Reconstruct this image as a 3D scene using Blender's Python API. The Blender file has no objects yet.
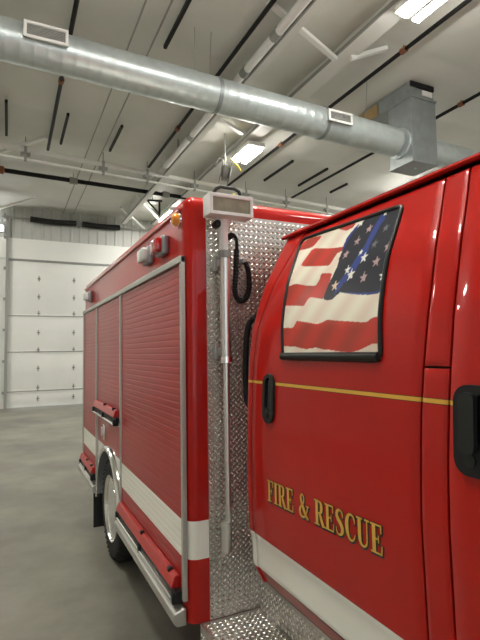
import bpy, bmesh, math, random
import numpy as np
from mathutils import Vector, Matrix
random.seed(7)
SC = bpy.context.scene
COL = SC.collection
PI = math.pi

# ------------------------------------------------------------------ materials
def mat(name, col, rough=.5, metal=0., coat=0., spec=.5, bump=0., bscale=40., emit=None, estr=0., mottle=0., mscale=3., trans=0.):
    m = bpy.data.materials.new(name); m.use_nodes = True
    nt = m.node_tree; b = nt.nodes['Principled BSDF']
    b.inputs['Base Color'].default_value = (*col, 1)
    b.inputs['Roughness'].default_value = rough
    b.inputs['Metallic'].default_value = metal
    b.inputs['Coat Weight'].default_value = coat
    b.inputs['Coat Roughness'].default_value = .04
    b.inputs['Specular IOR Level'].default_value = spec
    b.inputs['Transmission Weight'].default_value = trans
    if emit:
        b.inputs['Emission Color'].default_value = (*emit, 1)
        b.inputs['Emission Strength'].default_value = estr
    if bump or mottle:
        tc = nt.nodes.new('ShaderNodeTexCoord')
    if bump:
        nz = nt.nodes.new('ShaderNodeTexNoise'); nz.inputs['Scale'].default_value = bscale; nz.inputs['Detail'].default_value = 4
        nt.links.new(tc.outputs['Object'], nz.inputs['Vector'])
        bp = nt.nodes.new('ShaderNodeBump'); bp.inputs['Strength'].default_value = bump; bp.inputs['Distance'].default_value = .02
        nt.links.new(nz.outputs['Fac'], bp.inputs['Height']); nt.links.new(bp.outputs['Normal'], b.inputs['Normal'])
    if mottle:
        n2 = nt.nodes.new('ShaderNodeTexNoise'); n2.inputs['Scale'].default_value = mscale; n2.inputs['Detail'].default_value = 6; n2.inputs['Roughness'].default_value = .62
        nt.links.new(tc.outputs['Object'], n2.inputs['Vector'])
        cr = nt.nodes.new('ShaderNodeValToRGB')
        cr.color_ramp.elements[0].position = .3; cr.color_ramp.elements[1].position = .72
        cr.color_ramp.elements[0].color = (*[c * (1 - mottle) for c in col], 1)
        cr.color_ramp.elements[1].color = (*[min(1, c * (1 + mottle * .7)) for c in col], 1)
        nt.links.new(n2.outputs['Fac'], cr.inputs['Fac']); nt.links.new(cr.outputs['Color'], b.inputs['Base Color'])
    return m

def striped_paint(name, red, bands, rough=.32, coat=1.):
    """gloss red paint with coloured tape bands at fixed heights; bands = [(z0, z1, colour)]"""
    m = bpy.data.materials.new(name); m.use_nodes = True
    nt = m.node_tree; b = nt.nodes['Principled BSDF']
    b.inputs['Roughness'].default_value = rough; b.inputs['Specular IOR Level'].default_value = .1; b.inputs['Coat Weight'].default_value = coat; b.inputs['Coat Roughness'].default_value = .03
    tc = nt.nodes.new('ShaderNodeTexCoord'); sx = nt.nodes.new('ShaderNodeSeparateXYZ')
    nt.links.new(tc.outputs['Object'], sx.inputs[0])
    prev = None
    for z0, z1, c in bands:
        a = nt.nodes.new('ShaderNodeMath'); a.operation = 'COMPARE'
        nt.links.new(sx.outputs['Z'], a.inputs[0]); a.inputs[1].default_value = (z0 + z1) / 2; a.inputs[2].default_value = (z1 - z0) / 2
        mx = nt.nodes.new('ShaderNodeMix'); mx.data_type = 'RGBA'
        nt.links.new(a.outputs[0], mx.inputs['Factor'])
        if prev is None: mx.inputs['A'].default_value = (*red, 1)
        else: nt.links.new(prev, mx.inputs['A'])
        mx.inputs['B'].default_value = (*c, 1); prev = mx.outputs['Result']
    nt.links.new(prev, b.inputs['Base Color'])
    return m

RED = (.44, .010, .006)
WHITE_TAPE = (.90, .89, .80)
GOLD = (.72, .42, .06)
M = {}
M['box_paint'] = striped_paint('box_paint', RED, [(.705, .885, WHITE_TAPE)], coat=.5)
M['slat_paint'] = striped_paint('slat_paint', (.37, .007, .005), [(.7065, .8825, WHITE_TAPE)], rough=.3, coat=.3)
M['cab_paint'] = striped_paint('cab_paint', RED, [(.735, .893, WHITE_TAPE), (1.5535, 1.5695, (.05, .02, .01)), (1.5555, 1.5675, GOLD)], coat=.5)
M['red'] = mat('plain_red_paint', RED, .3, coat=1.)
M['lift_red'] = mat('bright_red_bar', (.48, .012, .008), .4, coat=.4)
M['alu'] = mat('satin_aluminium', (.74, .73, .69), .32, 1.)
M['alu_trim'] = mat('trim_aluminium', (.50, .49, .45), .42, .7)
M['chrome'] = mat('polished_metal', (.86, .85, .82), .12, 1.)
M['tread'] = mat('tread_plate', (.88, .86, .80), .25, 1.)
M['tread_base'] = mat('tread_plate_ground', (.52, .50, .46), .42, .9, mottle=.1, mscale=8)
M['galv'] = mat('galvanised_steel', (.56, .62, .62), .34, .5, mottle=.1, mscale=7, bump=.04, bscale=6)
M['galv_box'] = mat('weathered_galvanised', (.30, .33, .33), .45, .5, mottle=.15, mscale=5)
M['dark_galv'] = mat('dull_galvanised', (.33, .35, .36), .5, .7)
M['white_metal'] = mat('white_enamel', (.80, .80, .77), .4)
M['white_paint'] = mat('white_painted_steel', (.72, .72, .68), .5)
M['door_white'] = mat('door_white', (.80, .81, .77), .45, mottle=.04, mscale=.8)
M['liner'] = mat('liner_panel', (.50, .51, .48), .5)
M['wall_white'] = mat('wall_white', (.74, .74, .71), .6, mottle=.04, mscale=.7)
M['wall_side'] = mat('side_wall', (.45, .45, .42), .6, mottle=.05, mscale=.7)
M['ceiling'] = mat('ceiling_fabric', (.70, .70, .65), .6, bump=.25, bscale=1.6, mottle=.06, mscale=.9)
M['floor'] = mat('polished_concrete', (.235, .228, .185), .40, spec=.45, mottle=.5, mscale=.75, bump=.03, bscale=20)
M['black'] = mat('black_plastic', (.012, .012, .013), .45, spec=.25)
M['black_gloss'] = mat('black_gloss', (.01, .01, .012), .2)
M['rubber'] = mat('rubber', (.018, .018, .017), .7, spec=.25, bump=.2, bscale=60)
M['pipe_black'] = mat('black_pipe', (.007, .007, .007), .5, spec=.25)
M['chassis'] = mat('chassis_black', (.012, .012, .012), .6, spec=.25)
M['seal'] = mat('window_seal', (.018, .02, .018), .38, spec=.25)
M['glass_dark'] = mat('dark_glass', (.01, .012, .012), .04, spec=.8)
M['amber'] = mat('amber_lens', (.85, .28, .01), .15, coat=1.)
M['red_lens'] = mat('red_lens', (.45, .01, .012), .12, coat=1.)
M['clear_lens'] = mat('clear_lens', (.72, .72, .68), .15, coat=1.)
M['lamp_glass'] = mat('lamp_glass', (.28, .24, .16), .25, .2, coat=1., mottle=.35, mscale=14)
M['gold'] = mat('gold_leaf', (.78, .47, .08), .35, .25)
M['letter_black'] = mat('letter_black', (.012, .008, .004), .4)
M['tube_glow'] = mat('lit_tube', (1, 1, 1), .4, emit=(1., .97, .90), estr=46.)
M['lamp_glow'] = mat('lit_lens', (1, 1, 1), .4, emit=(.97, .98, 1.), estr=25.)
M['yellow'] = mat('yellow_cable', (.85, .68, .04), .5)
M['brown'] = mat('kraft_facing', (.30, .20, .08), .7)
M['spring'] = mat('oiled_spring', (.012, .012, .012), .5, spec=.25)
M['brass'] = mat('rusty_fitting', (.25, .09, .04), .5, .3)
M['grey_metal'] = mat('grey_metal', (.32, .32, .30), .5, .3)
M['hinge'] = mat('zinc_hinge', (.30, .30, .29), .45, .5)

# ------------------------------------------------------------------ mesh building
class MB:
    def __init__(s): s.v = []; s.f = []; s.m = []
    def add(s, vs, fs, mi=0):
        b = len(s.v); s.v += [tuple(v) for v in vs]
        for f in fs: s.f.append([i + b for i in f]); s.m.append(mi)
        return s
    def box(s, x0, x1, y0, y1, z0, z1, mi=0, bev=0.):
        if bev > 0:
            bm = bmesh.new(); bmesh.ops.create_cube(bm, size=1)
            for v in bm.verts: v.co = Vector(((x0 + x1) / 2 + v.co.x * (x1 - x0), (y0 + y1) / 2 + v.co.y * (y1 - y0), (z0 + z1) / 2 + v.co.z * (z1 - z0)))
            bmesh.ops.bevel(bm, geom=bm.edges[:], offset=bev, segments=3, profile=.5, affect='EDGES')
            return s.bm(bm, mi)
        vs = [(x, y, z) for x in (x0, x1) for y in (y0, y1) for z in (z0, z1)]
        return s.add(vs, [(0, 1, 3, 2), (4, 6, 7, 5), (0, 4, 5, 1), (2, 3, 7, 6), (0, 2, 6, 4), (1, 5, 7, 3)], mi)
    def bm(s, bm, mi=0):
        bm.verts.index_update()
        s.add([v.co[:] for v in bm.verts], [[v.index for v in f.verts] for f in bm.faces], mi); bm.free(); return s
    def bar(s, p, q, w, h, mi=0, up=(0, 0, 1)):
        p, q = Vector(p), Vector(q); d = (q - p).normalized(); u = Vector(up)
        if abs(d.dot(u)) > .98: u = Vector((1, 0, 0))
        a = d.cross(u).normalized(); u = a.cross(d)
        vs = []
        for c in (p, q):
            for i, j in ((-1, -1), (1, -1), (1, 1), (-1, 1)): vs.append(c + a * (i * w / 2) + u * (j * h / 2))
        return s.add(vs, [(0, 1, 2, 3), (7, 6, 5, 4), (0, 4, 5, 1), (1, 5, 6, 2), (2, 6, 7, 3), (3, 7, 4, 0)], mi)
    def tube(s, path, r, n=12, mi=0, cap=True, closed=False):
        P = [Vector(p) for p in path]; k = len(P); R = r if isinstance(r, (list, tuple)) else [r] * k
        rings = []; prev = None
        for i in range(k):
            if closed: d = (P[(i + 1) % k] - P[i - 1]).normalized()
            else: d = (P[min(i + 1, k - 1)] - P[max(i - 1, 0)]).normalized()
            if prev is None:
                u = Vector((0, 0, 1)) if abs(d.z) < .9 else Vector((1, 0, 0)); a = d.cross(u).normalized()
            else:
                a = (prev - d * prev.dot(d)).normalized()
            prev = a; b2 = d.cross(a)
            rings.append([P[i] + (a * math.cos(2 * PI * j / n) + b2 * math.sin(2 * PI * j / n)) * R[i] for j in range(n)])
        vs = [v for rg in rings for v in rg]; fs = []
        for i in range(k if closed else k - 1):
            o, q = i * n, ((i + 1) % k) * n
            for j in range(n): fs.append((o + j, o + (j + 1) % n, q + (j + 1) % n, q + j))
        if cap and not closed: fs += [tuple(range(n))[::-1], tuple((k - 1) * n + j for j in range(n))]
        return s.add(vs, fs, mi)
    def lathe(s, c, axis, prof, n=32, mi=0):
        """prof = [(offset along axis, radius)] about centre c"""
        c = Vector(c); ax = Vector(axis).normalized(); u = Vector((0, 0, 1)) if abs(ax.z) < .9 else Vector((1, 0, 0))
        a = ax.cross(u).normalized(); b2 = ax.cross(a); vs = []; fs = []
        for t, r in prof:
            for j in range(n): vs.append(c + ax * t + (a * math.cos(2 * PI * j / n) + b2 * math.sin(2 * PI * j / n)) * r)
        for i in range(len(prof) - 1):
            for j in range(n): fs.append((i * n + j, i * n + (j + 1) % n, (i + 1) * n + (j + 1) % n, (i + 1) * n + j))
        if prof[0][1] > 1e-5: fs.append(tuple(range(n))[::-1])
        if prof[-1][1] > 1e-5: fs.append(tuple((len(prof) - 1) * n + j for j in range(n)))
        return s.add(vs, fs, mi)
    def grid(s, fn, nu, nv, mi=0):
        vs = [fn(i / nu, j / nv) for i in range(nu + 1) for j in range(nv + 1)]
        fs = [(i * (nv + 1) + j, (i + 1) * (nv + 1) + j, (i + 1) * (nv + 1) + j + 1, i * (nv + 1) + j + 1) for i in range(nu) for j in range(nv)]
        return s.add(vs, fs, mi)
    def prism(s, poly, axis, a0, a1, mi=0):
        """poly in the plane across axis ('x': (y,z), 'y': (x,z), 'z': (x,y))"""
        def P(t, q): return {'x': (t, q[0], q[1]), 'y': (q[0], t, q[1]), 'z': (q[0], q[1], t)}[axis]
        n = len(poly); vs = [P(a0, q) for q in poly] + [P(a1, q) for q in poly]
        fs = [tuple(range(n))[::-1], tuple(range(n, 2 * n))] + [(i, (i + 1) % n, n + (i + 1) % n, n + i) for i in range(n)]
        return s.add(vs, fs, mi)
    def build(s, name, mats, parent=None, smooth=35, bevel=0., bseg=2, fix=True):
        me = bpy.data.meshes.new(name)
        off = Vector((0, 0, 0)); p = parent
        while p is not None: off += p.location; p = p.parent
        me.from_pydata([tuple(Vector(v) - off) for v in s.v], [], s.f)
        for m in (mats if isinstance(mats, (list, tuple)) else [mats]): me.materials.append(M[m] if isinstance(m, str) else m)
        me.polygons.foreach_set('material_index', s.m)
        if fix:
            bm = bmesh.new(); bm.from_mesh(me); bmesh.ops.recalc_face_normals(bm, faces=bm.faces[:]); bm.to_mesh(me); bm.free()
        if smooth:
            me.polygons.foreach_set('use_smooth', [True] * len(me.polygons)); me.set_sharp_from_angle(angle=math.radians(smooth))
        me.update()
        o = bpy.data.objects.new(name, me); COL.objects.link(o)
        if parent is not None: o.parent = parent
        if bevel:
            md = o.modifiers.new('Bevel', 'BEVEL'); md.width = bevel; md.segments = bseg; md.limit_method = 'ANGLE'; md.angle_limit = math.radians(40); md.harden_normals = False
        return o

def tag(o, label=None, cat=None, group=None, kind=None):
    if label: o['label'] = label
    if cat: o['category'] = cat
    if group: o['group'] = group
    if kind: o['kind'] = kind
    return o
def empty(name, loc, parent=None):
    o = bpy.data.objects.new(name, None); COL.objects.link(o); o.empty_display_size = .1
    off = Vector((0, 0, 0)); p = parent
    while p is not None: off += p.location; p = p.parent
    o.location = Vector(loc) - off
    if parent is not None: o.parent = parent
    return o
def thing(name, loc, label, cat, group=None): return tag(empty(name, loc), label, cat, group)
def kids(o): return [c for c in bpy.data.objects if c.parent == o]
def copy_tree(o, parent=None):
    c = o.copy(); COL.objects.link(c)
    if parent is not None: c.parent = parent
    for ch in kids(o): copy_tree(ch, c)
    return c

# ------------------------------------------------------------------ the bay itself
H = 6.6; YB = 14.89; XL = -6.; XR = 13.; YF = -8.
MB().box(XL - .2, XR + .2, YF - .2, YB + .2, -.2, 0).build('floor', 'floor', smooth=0)['kind'] = 'structure'
def sag(u, v):
    x = XL + u * (XR - XL); y = YF + v * (YB - YF)
    sx = abs(math.sin(PI * (x - .3) / 2.2)); sy = abs(math.sin(PI * (y - .35) / 1.5))
    return (x, y, H + .012 - .035 * sx ** .6 - .05 * sy ** .55)
cm = MB().grid(sag, 150, 230).build('ceiling', 'ceiling', smooth=60); cm['kind'] = 'structure'
def slab(name, x0, x1, y0, y1, z0, z1, m):
    o = MB().box(x0, x1, y0, y1, z0, z1).build(name, m, smooth=0); o['kind'] = 'structure'; return o
slab('wall_left', XL - .2, XL, YF, YB, 0, H + .3, 'wall_side')
slab('wall_right', XR, XR + .2, YF, YB, 0, H + .3, 'wall_white')
wf = MB(); ops = [(-5.2, -.6), (.4, 5.0), (6.2, 10.8)]; xa = XL  # openings added in this unseen wall to let in daylight as fill
for a, b in ops: wf.box(xa, a, YF - .2, YF, 0, H + .3); wf.box(a, b, YF - .2, YF, 4.8, H + .3); xa = b
wf.box(xa, XR, YF - .2, YF, 0, H + .3); wf.build('wall_front', 'wall_white', smooth=0)['kind'] = 'structure'
slab('floor_apron', XL - 8, XR + 8, YF - 25, YF - .2, -.2, -.02, 'floor')
# far wall: opening for the overhead door, ribbed liner panel above it
DX0, DX1, DZ = -.83, 3.75, 4.81
w = MB()
w.box(XL, DX0, YB, YB + .2, 0, H + .3); w.box(DX1, XR, YB, YB + .2, 0, H + .3); w.box(DX0, DX1, YB, YB + .2, DZ, H + .3)
w.build('wall_back', 'wall_white', smooth=0)['kind'] = 'structure'
lp = MB(); x = XL
pts = []
while x < XR:
    pts += [(x, YB - .012), (x + .16, YB - .012), (x + .185, YB - .04), (x + .235, YB - .04), (x + .26, YB - .012)]; x += .3
vs = [(a, b, 5.5) for a, b in pts] + [(a, b, H) for a, b in pts]; n = len(pts)
lp.add(vs, [(i, i + 1, n + i + 1, n + i) for i in range(n - 1)])
lp.build('trim_1', 'liner', smooth=0)['kind'] = 'structure'
slab('trim_2', XL, XR, YB - .05, YB - .001, DZ + .02, 5.5, 'door_white')
door = empty('door_1', (1.46, YB, 0)); tag(door, 'white sectional overhead door closed in the far wall', None, None, 'structure')
for z0, z1 in ((0.02, .515), (.53, 1.78), (1.795, 2.955), (2.97, DZ + .01)):
    d = MB().box(DX0 + .01, DX1 - .01, YB - .03, YB + .03, z0, z1, bev=.012)
    d.box(DX0 + .01, DX1 - .01, YB - .045, YB - .028, z0 + .004, z0 + .05); d.box(DX0 + .01, DX1 - .01, YB - .045, YB - .028, z1 - .05, z1 - .004)
    if z1 - z0 > 1: d.box(DX0 + .02, DX1 - .02, YB - .034, YB - .028, (z0 + z1) / 2 - .006, (z0 + z1) / 2 + .006)
    d.build('door_section', 'door_white', door)
for z in (.52, 1.787, 2.962): MB().box(DX0 + .01, DX1 - .01, YB - .05, YB + .02, z - .02, z + .018).build('section_gap', 'grey_metal', door)
for hx in (.107, 1.21, 2.31, 3.3):
    for z in (.27, .62, 1.25, 1.85, 2.42, 3.05, 3.6, 4.2):
        MB().box(hx - .016, hx + .016, YB - .06, YB - .028, z - .085, z + .085).box(hx - .045, hx + .045, YB - .055, YB - .028, z - .02, z + .02).build('hinge', 'hinge', door)
tr = MB()
tr.box(DX0 - .06, DX0 - .02, YB - .16, YB - .005, 0, 6.2); tr.box(DX0 - .06, DX0 + .02, YB - .17, YB - .15, 0, 6.2)
tr.build('door_track', 'grey_metal', door)
for z in (.5, 1.5, 2.5, 3.5, 4.5, 5.5): MB().box(DX0 - .12, DX0 - .01, YB - .1, YB - .02, z - .04, z + .04).build('track_bracket', 'hinge', door)
MB().box(DX0, DX1, YB - .055, YB - .028, DZ - .05, DZ + .02).build('top_seal', 'hinge', door)

ts = thing('torsion_shaft', (1.4, YB - .2, 6.14), 'steel shaft with two thick black springs above the white overhead door', 'door spring')
MB().tube([(DX0 - .2, YB - .2, 6.14), (DX1 + .2, YB - .2, 6.14)], .022, 10).build('shaft', 'grey_metal', ts)
for a, b in ((-.19, 1.25), (1.45, 2.72)):
    sp = MB(); k = 60
    sp.tube([(a + (b - a) * i / k, YB - .2, 6.14 + .0 - .03 * math.sin(PI * i / k)) for i in range(k + 1)], [.1 if i % 2 else .088 for i in range(k + 1)], 14)
    sp.build('spring', 'spring', ts)
for xx in (DX0 - .1, 1.35, DX1 + .1): MB().box(xx - .03, xx + .03, YB - .27, YB - .03, 6.05, 6.23).build('bearing_plate', 'hinge', ts)

wl = thing('wall_lamp', (-1.08, YB - .02, 5.75), 'small bright lamp on far wall left of the overhead door', 'lamp')
MB().box(-1.22, -.95, YB - .12, YB - .01, 5.65, 5.9, bev=.02).build('housing', 'white_metal', wl)
MB().lathe((-1.09, YB - .11, 5.78), (0, -1, 0), [(0, .1), (.04, .09), (.06, .05), (.065, 0)], 20).build('lens', 'lamp_glow', wl)

# ------------------------------------------------------------------ hung from the ceiling
# big spiral duct across the bay and its drop box
dt = thing('spiral_duct', (2.5, 4.2, 5.6), 'long round galvanised steel duct crossing below the ceiling', 'duct')
DR = .252; DY = 4.2
def dz(x): return 5.635 - (x + 1) / 6.6 * .185
db = MB(); prof = []
x = -5.5
path = []; rad = []
while x < 5.5:
    for dxx, rr in ((0, DR), (.012, DR + .0022), (.024, DR), (.12, DR)): path.append((x + dxx, DY, dz(x + dxx))); rad.append(rr)
    x += .165
db.tube(path, rad, 40); db.build('duct_pipe', 'galv', dt, smooth=50)
for xx in (1.98, 3.9, -3.2):
    MB().tube([(xx - .03, DY, dz(xx)), (xx + .03, DY, dz(xx))], DR + .009, 40).build('joint_band', 'dark_galv', dt)
d2 = tag(MB().tube([(6.30, DY, dz(6.2)), (7.0, DY, dz(7)), (9.5, DY, dz(9.5))], DR * .95, 32).build('hanging_duct', 'galv', None), 'short round duct visible right of the drop box above the cab roof', 'duct')
def register(x0, x1, zc, zh, y0):
    r = MB(); f = .035
    r.box(x0 - .02, x1 + .02, y0 + .012, 4.05, zc - zh / 2 - .01, zc + zh / 2 + .01)
    rg = r.build('register', 'galv', dt, smooth=0)
    fr = MB(); a, b, c, d = x0 - .03, x1 + .03, zc - zh / 2 - .03, zc + zh / 2 + .03
    fr.box(a, b, y0 - .012, y0 + .014, d - f, d); fr.box(a, b, y0 - .012, y0 + .014, c, c + f); fr.box(a, a + f, y0 - .0115, y0 + .0135, c, d); fr.box(b - f, b, y0 - .0115, y0 + .0135, c, d)
    fr.build('register_frame', 'white_metal', rg, smooth=0)
    g = MB(); k = int((d - c) / .03)
    for i in range(k): zz = c + f + (d - c - 2 * f) * (i + .5) / k; g.bar((a + f, y0 + .004, zz), (b - f, y0 + .004, zz), .012, .012)
    g.build('grille', 'grey_metal', rg, smooth=0)
register(-.64, -.185, 5.655, .15, 3.90)
register(3.86, 4.28, 5.50, .135, 3.90)
for xx in (1.63, 1.9, -2.6, 4.9): MB().tube([(xx, DY - .06 if xx < 1.7 else DY + .06, dz(xx) + DR * .9), (xx + .02, DY, H - .03)], .005, 6).build('hanger_wire', 'grey_metal', dt)

pl = thing('hanging_duct_box', (5.95, 4.2, 5.9), 'tall rectangular galvanised drop box where the round duct meets the ceiling', 'duct box')
b = MB().box(5.64, 6.25, 3.9, 4.47, 5.05, 6.22); b.box(5.62, 6.27, 3.88, 4.49, 6.20, 6.24); b.build('lower_box', 'galv_box', pl, smooth=0, bevel=.006)
b = MB().box(5.66, 6.23, 3.93, 5.35, 6.24, 6.51); b.build('upper_collar', 'galv_box', pl, smooth=0)
MB().box(5.645, 5.657, 4.75, 5.3, 6.25, 6.48).build('insulation_strip', 'brown', pl, smooth=0)
MB().box(5.63, 6.26, 3.89, 4.48, 5.025, 5.05).build('bottom_flange', 'dark_galv', pl, smooth=0)
MB().lathe((5.95, 4.15, 5.025), (0, 0, -1), [(0, .03), (.012, .028), (.014, 0)], 14).build('drain_plug', 'galv', pl)
MB().tube([(5.60, DY, dz(5.6)), (5.64, DY, dz(5.6))], DR + .022, 36).build('takeoff_collar', 'galv', pl)
MB().box(5.95, 6.2, 3.915, 3.93, 6.30, 6.40).build('tape_patch', 'white_metal', pl, smooth=0)
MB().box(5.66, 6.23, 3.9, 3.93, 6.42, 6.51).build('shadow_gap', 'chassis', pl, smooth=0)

def beam(x0, x1, z0, y0, y1, label):
    t = thing('roof_beam', ((x0 + x1) / 2, (y0 + y1) / 2, z0), label, 'beam', 'white beams under the ceiling')
    MB().box(x0, x1, y0, y1, z0, z0 + .03).build('lower_flange', 'white_paint', t, smooth=0, bevel=.004)
    MB().box((x0 + x1) / 2 - .02, (x0 + x1) / 2 + .02, y0, y1, z0 + .03, 6.56).build('web', 'white_paint', t, smooth=0)
    MB().box(x0 - .01, x0 + .012, y0, y1, z0 - .004, z0 + .05).build('flange_lip', 'grey_metal', t, smooth=0)
    return t
BB = beam(3.77, 4.08, 6.28, -7.5, 14.4, 'wide white roof beam that carries the two lit strip lights')
BA = beam(2.72, 2.86, 6.2, -7.5, 14.4, 'narrow white roof beam beside the white plastic pipe')
BC = beam(-1.32, -1.1, 6.1, -7.5, 14.4, 'white roof beam at far left edge of the ceiling')
def brace(p, q, par): return MB().bar(p, q, .085, .06).build('flange_brace', 'white_metal', par, smooth=0, bevel=.006)
brace((2.36, 3.22, 6.47), (3.78, 3.62, 6.25), BB)
brace((3.98, 3.5, 6.25), (4.56, 3.32, 6.46), BB)
brace((2.83, 6.1, 6.24), (3.62, 6.62, 6.3), BA)
brace((-1.15, 9.55, 6.16), (-.1, 8.75, 6.42), BC)
brace((-1.15, 13.95, 6.16), (-.1, 13.25, 6.42), BC)
brace((2.45, 13.2, 6.42), (3.6, 14.74, 6.2), BA)
brace((2.6, 11.9, 6.42), (3.65, 13.2, 6.2), BA)
brace((3.95, 13.0, 6.2), (4.6, 11.3, 6.42), BB)

wp = thing('vent_pipe', (2.6, 3, 6.2), 'white plastic vent pipe running along the ceiling with dark coupling', 'pipe')
MB().tube([(2.6, -6, 6.2), (2.6, 8.7, 6.2), (2.6, 8.8, 6.23), (2.6, 8.85, 6.3), (2.6, 8.86, 6.5)], .062, 18).build('pipe_run', 'white_metal', wp)
for yy in (3.35, 4.35, 6.9): MB().tube([(2.6, yy, 6.2), (2.6, yy + .16, 6.2)], .075, 18).build('coupling', 'grey_metal', wp)
for yy in (1.5, 5.5, 7.8): MB().box(2.58, 2.62, yy, yy + .03, 6.25, 6.48).build('pipe_hanger', 'grey_metal', wp)

def pipe(x, y0, y1, z, r, label, fits=()):
    t = thing('black_pipe', (x, (y0 + y1) / 2, z), label, 'pipe', 'black pipes running along the ceiling')
    MB().tube([(x, y0, z), (x, y1, z)], r, 10).build('pipe_run', 'pipe_black', t)
    for yy in fits:
        MB().tube([(x, yy - .05, z), (x, yy + .05, z)], r * 1.5, 10).build('fitting', 'brass', t)
        MB().tube([(x, yy, z), (x, yy, 6.5)], .008, 6).build('hanger', 'pipe_black', t)
pipe(-.02, -5, 9.4, 6.42, .034, 'leftmost long black ceiling pipe, crossing behind the duct register', (6.3,))
pipe(2.38, -5, 9.5, 6.42, .034, 'long black ceiling pipe just left of the white vent pipe', (2.3, 7.2))
pipe(4.8, -5, 10.2, 6.42, .034, 'long black ceiling pipe just right of the lit strip lights', (3.2, 7.0))
pipe(7.07, -5, 10.2, 6.42, .034, 'rightmost black ceiling pipe, passing right of the drop box', (4.0,))
def strap(x, y0, y1, label):
    tag(MB().box(x - .026, x + .026, y0, y1, 6.40, 6.46).build('black_strip', 'pipe_black', None, smooth=0, bevel=.005), label, 'strip', 'short black strips on the ceiling')
strap(-.88, 7.44, 8.98, 'short black ceiling strip at the extreme left edge')
strap(.22, 7.5, 8.97, 'short black ceiling strip right of the leftmost long pipe')
strap(1.295, 7.57, 8.92, 'short black ceiling strip left of centre, behind the round duct')
strap(5.57, 7.72, 9.22, 'short black ceiling strip behind the duct, nearest the lit lamp')
strap(6.68, 7.8, 9.2, 'short black ceiling strip below the small right duct register')
strap(7.89, 8.52, 9.33, 'short black ceiling strip beyond the drop box, nearest the cab roof')
strap(1.345, 1.2, 4.7, 'black ceiling strip in front of the round duct near the top edge')
def cable(x, y0, y1, label):
    tag(MB().box(x - .011, x + .011, y0, y1, 6.41, 6.43).build('thin_cable', 'grey_metal', None, smooth=0), label, 'cable', 'thin grey cables along the ceiling')
cable(.82, -4, 14.6, 'left one of two thin parallel grey cables along the ceiling')
cable(1.14, -4, 14.6, 'right one of two thin parallel grey cables along the ceiling')

rl = thing('overhead_rail', (3, 9.2, 6.2), 'double white rail hung across the bay below the ceiling', 'rail')
def ry(x): return 9.03 + (x + 1) * .1
MB().bar((-5, ry(-5), 6.2), (9.5, ry(9.5), 6.2), .07, .1).build('upper_rail', 'white_paint', rl, smooth=0, bevel=.006)
MB().tube([(-5, ry(-5), 5.99), (9.5, ry(9.5), 5.99)], .03, 10).build('lower_rail', 'white_paint', rl)
for xx in (-.5, 1.2, 2.3, 3.6, 5.2, 6.6, 8.2):
    MB().box(xx - .03, xx + .03, ry(xx) - .05, ry(xx) + .05, 5.96, 6.27).box(xx - .1, xx + .1, ry(xx) - .06, ry(xx) + .06, 6.08, 6.13).build('rail_clamp', 'grey_metal', rl, smooth=0)
    MB().tube([(xx, ry(xx), 6.25), (xx, ry(xx), 6.5)], .012, 6).build('hanger_rod', 'grey_metal', rl)
cp = thing('gas_pipe', (2, 10.9, 6.3), 'thick black pipe crossing the bay in front of the overhead door', 'pipe')
def gy(x): return 10.84 + (x + 1) * .055
MB().tube([(-.98, gy(-1), 6.3), (8, gy(8), 6.3)], .058, 14).build('pipe_run', 'pipe_black', cp)
for xx in (.72, 3.3): MB().tube([(xx - .1, gy(xx), 6.3), (xx + .1, gy(xx), 6.3)], .09, 14).build('coupling', 'grey_metal', cp); MB().tube([(xx, gy(xx), 6.3), (xx, gy(xx), 6.5)], .01, 6).build('hanger', 'grey_metal', cp)
MB().lathe((-1.02, gy(-1), 6.3), (1, 0, 0), [(-.1, .06), (-.06, .1), (.06, .1), (.1, .06)], 16).build('valve', 'brass', cp)
ub = thing('unit_bracket', (3.1, 11.75, 6.3), 'small black angle bracket hanging left of the truck roof corner', 'bracket')
MB().bar((2.85, 11.8, 6.3), (3.38, 11.7, 6.3), .05, .05).build('top_bar', 'pipe_black', ub); MB().bar((3.3, 11.72, 6.3), (3.3, 11.72, 5.85), .05, .05).build('drop_bar', 'pipe_black', ub)
MB().bar((2.95, 11.78, 6.28), (3.3, 11.72, 5.9), .035, .035).build('diagonal_bar', 'pipe_black', ub); MB().tube([(3.1, 11.75, 6.3), (3.1, 11.75, 6.5)], .012, 6).build('hanger', 'pipe_black', ub)

# cord reel above the truck roof corner
cr = thing('cord_reel', (3.45, 7.15, 5.6), 'grey hanging cord reel with yellow cable above the truck roof corner', 'cord reel')
ax = Vector((.93, -.30, -.2)).normalized(); c0 = Vector((3.45, 7.15, 5.62))
MB().lathe(c0, ax, [(-.11, .16), (-.105, .24), (-.09, .24), (-.08, .12), (.08, .12), (.09, .24), (.105, .24), (.11, .16), (.12, .06)], 28).build('drum', 'grey_metal', cr)
MB().lathe(c0, ax, [(-.06, .13), (-.055, .2), (.055, .2), (.06, .13)], 28).build('wound_cable', 'grey_metal', cr)
MB().tube([(3.48, 6.93, 5.84), (3.58, 6.92, 5.76), (3.68, 6.92, 5.66), (3.72, 6.92, 5.6)], .022, 8).build('yellow_cable', 'yellow', cr)
MB().tube([(3.45, 7.15, 5.85), (3.45, 7.15, 6.5)], .02, 8).build('hanger_arm', 'grey_metal', cr)
MB().tube([(3.45, 7.15, 5.9), (3.3, 7.15, 5.9), (3.22, 7.15, 5.7)], .016, 8).build('side_arm', 'grey_metal', cr)

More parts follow.
